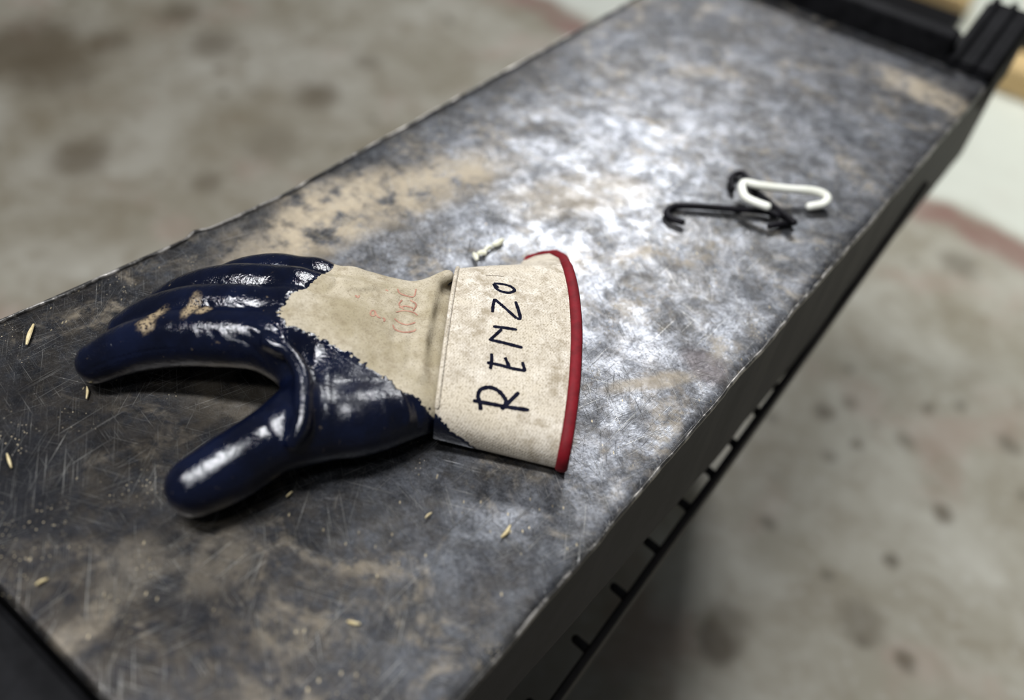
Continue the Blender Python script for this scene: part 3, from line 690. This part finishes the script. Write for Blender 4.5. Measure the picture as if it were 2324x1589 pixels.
hook('meat_hook', [(1804, 500, .0085), (1788, 487, .0080), (1755, 462, .005), (1718, 430, .0045), (1700, 407, .0045), (1688, 390, .0045), (1670, 391, .0045), (1660, 405, .0045), (1664, 424, .0045)], 8.0, M_HOOKB, 'black hook partly hidden beneath the white hook')
hook('meat_hook', [(1743, 464, .0125), (1715, 454, .0125), (1694, 443, .0125), (1687, 430, .0125), (1686, 416, .0125), (1695, 410, .0125), (1730, 417, .0125), (1790, 424, .0115), (1846, 428, .0105), (1872, 436, .0095), (1880, 448, .008), (1868, 459, .006), (1840, 464, .005)], 9.5, M_HOOKW, 'white hook lying over the black hooks on the steel bench')

# ------------------------------------------------------------------ bits lying on the bench
M_BONE = simple('pale_bone', (0.75, 0.73, 0.52), (0.85, 0.83, 0.68), 200, .6, 0, .3)
M_STRAW = simple('straw_shaving', (0.50, 0.40, 0.20), (0.66, 0.56, 0.33), 300, .6, 0, .3)
def chip(name, pts, w, th, mat, label, cat, group):
    """a curled sliver: a thin closed strip along points given in pixels"""
    P = catmull([at(x, y, 0) for x, y in pts], 4); V, F = [], []; n = len(P)
    for i, p in enumerate(P):
        tg = P[min(i + 1, n - 1)] - P[max(i - 1, 0)]; tg /= np.linalg.norm(tg); sd = np.array([-tg[1], tg[0], 0]); s = w * (0.35 + 0.65 * math.sin(math.pi * (i + .5) / n)) / 2
        zb = BT + 0.0006 + 0.0006 * math.sin(math.pi * i / max(n - 1, 1))
        for k, dz in ((-1, 0), (-.5, th), (.6, th * .9), (1, 0)): V.append((p[0] + sd[0] * s * k, p[1] + sd[1] * s * k, zb + dz))
        if i:
            for k in range(4): F.append((4 * i - 4 + k, 4 * i - 4 + (k + 1) % 4, 4 * i + (k + 1) % 4, 4 * i + k))
    F += [(0, 1, 2, 3), tuple(4 * n - 4 + i for i in (3, 2, 1, 0))]
    o = mesh_obj(name, V, F, mat, smooth=False); c = Vector(np.mean(P, 0)); c.z = BT; set_origin(o, c); tag(o, label, cat, group)
g = 'pale chips behind the cuff'
chip('bone_chip', [(1074, 578), (1080, 586), (1083, 594)], 0.0035, .0015, M_BONE, 'pale chip lying closest to the glove cuff, first of the zigzag crumbs', 'chip', g)
chip('bone_chip', [(1083, 580), (1094, 577), (1104, 579)], 0.0042, .0015, M_BONE, 'flat pale chip, second of the zigzag crumbs behind the cuff', 'chip', g)
chip('bone_chip', [(1100, 574), (1106, 567), (1116, 564)], 0.0035, .0015, M_BONE, 'pale chip, third of the zigzag crumbs behind the cuff', 'chip', g)
chip('bone_chip', [(1118, 560), (1130, 555), (1142, 547)], 0.0045, .0015, M_BONE, 'largest pale chip, farthest from the glove in the zigzag crumbs', 'chip', g)
for pts, wd, lb in [([(77, 738), (68, 762), (61, 785)], .0034, 'frayed straw coloured sliver lying between the bench edge and the index fingertip'),
                    ([(17, 1032), (22, 1048), (27, 1064)], .0020, 'straw coloured sliver at the far left, in front of the fingertips'),
                    ([(82, 1330), (96, 1322), (110, 1316)], .0020, 'straw coloured sliver near the left near corner of the bench'),
                    ([(198, 880), (200, 892), (197, 908)], .0020, 'straw coloured sliver just in front of the index fingertip'),
                    ([(788, 1412), (803, 1417), (818, 1418)], .0022, 'straw coloured sliver lying alone near the middle of the near end'),
                    ([(965, 1178), (972, 1172), (980, 1166)], .0016, 'tiny straw coloured sliver in front of the cuff'),
                    ([(650, 1130), (658, 1124), (664, 1118)], .0014, 'tiny straw coloured sliver close under the thumb'),
                    ([(1137, 1222), (1150, 1210), (1158, 1194)], .0026, 'torn pale sliver between the cuff and the right edge')]:
    chip('straw_sliver', pts, wd * .75, .0006, M_STRAW, lb, 'sliver', 'straw slivers on the bench')

# ------------------------------------------------------------------ beyond the far end of the bench
t = NT('tan_timber'); v = t.mapping(t.geo, scale=(6, 60, 60)); n1 = t.noise(1.5, 5, .6, v=v)
M_WOOD = t.set(color=t.mix(t.ramp(n1, .35, .65), (0.46, 0.31, 0.13), (0.62, 0.45, 0.22)), rough=.6, normal=t.bump(n1, .2, .001))
def turned_box(name, p, q, wid, hgt, z0, mat, bev=.004):
    """a bar on the floor from p to q"""
    p, q = Vector((p[0], p[1], z0)), Vector((q[0], q[1], z0)); L = (q - p).length
    bm = box_bm(0, L, -wid / 2, wid / 2, 0, hgt, bev, 2); o = bm_obj(name, bm, mat); o.location = p; o.rotation_euler = (0, 0, math.atan2((q - p).y, (q - p).x)); return o
o = turned_box('timber_beam', (-.24, 2.335), (.7, 2.335), .11, .065, 0, M_WOOD); tag(o, 'tan timber beam on the floor to the right of the ribbed bench corner', 'timber')
o = turned_box('timber_beam', (-1.3, 2.62), (-.40, 2.62), .12, .07, 0, M_WOOD); tag(o, 'tan timber beam on the floor past the black end lip, left of the ribbed corner', 'timber')
o = turned_box('steel_box', (-1.3, 2.43), (-.38, 2.43), .2, .05, 0, M_BLACK); tag(o, 'flat black steel box on the floor between the end lip and the left timber beam', 'box')
o = turned_box('steel_box', (-.22, 2.50), (.75, 2.50), .17, .09, 0, M_BLACK); tag(o, 'low black steel box on the floor behind the right timber beam', 'box')
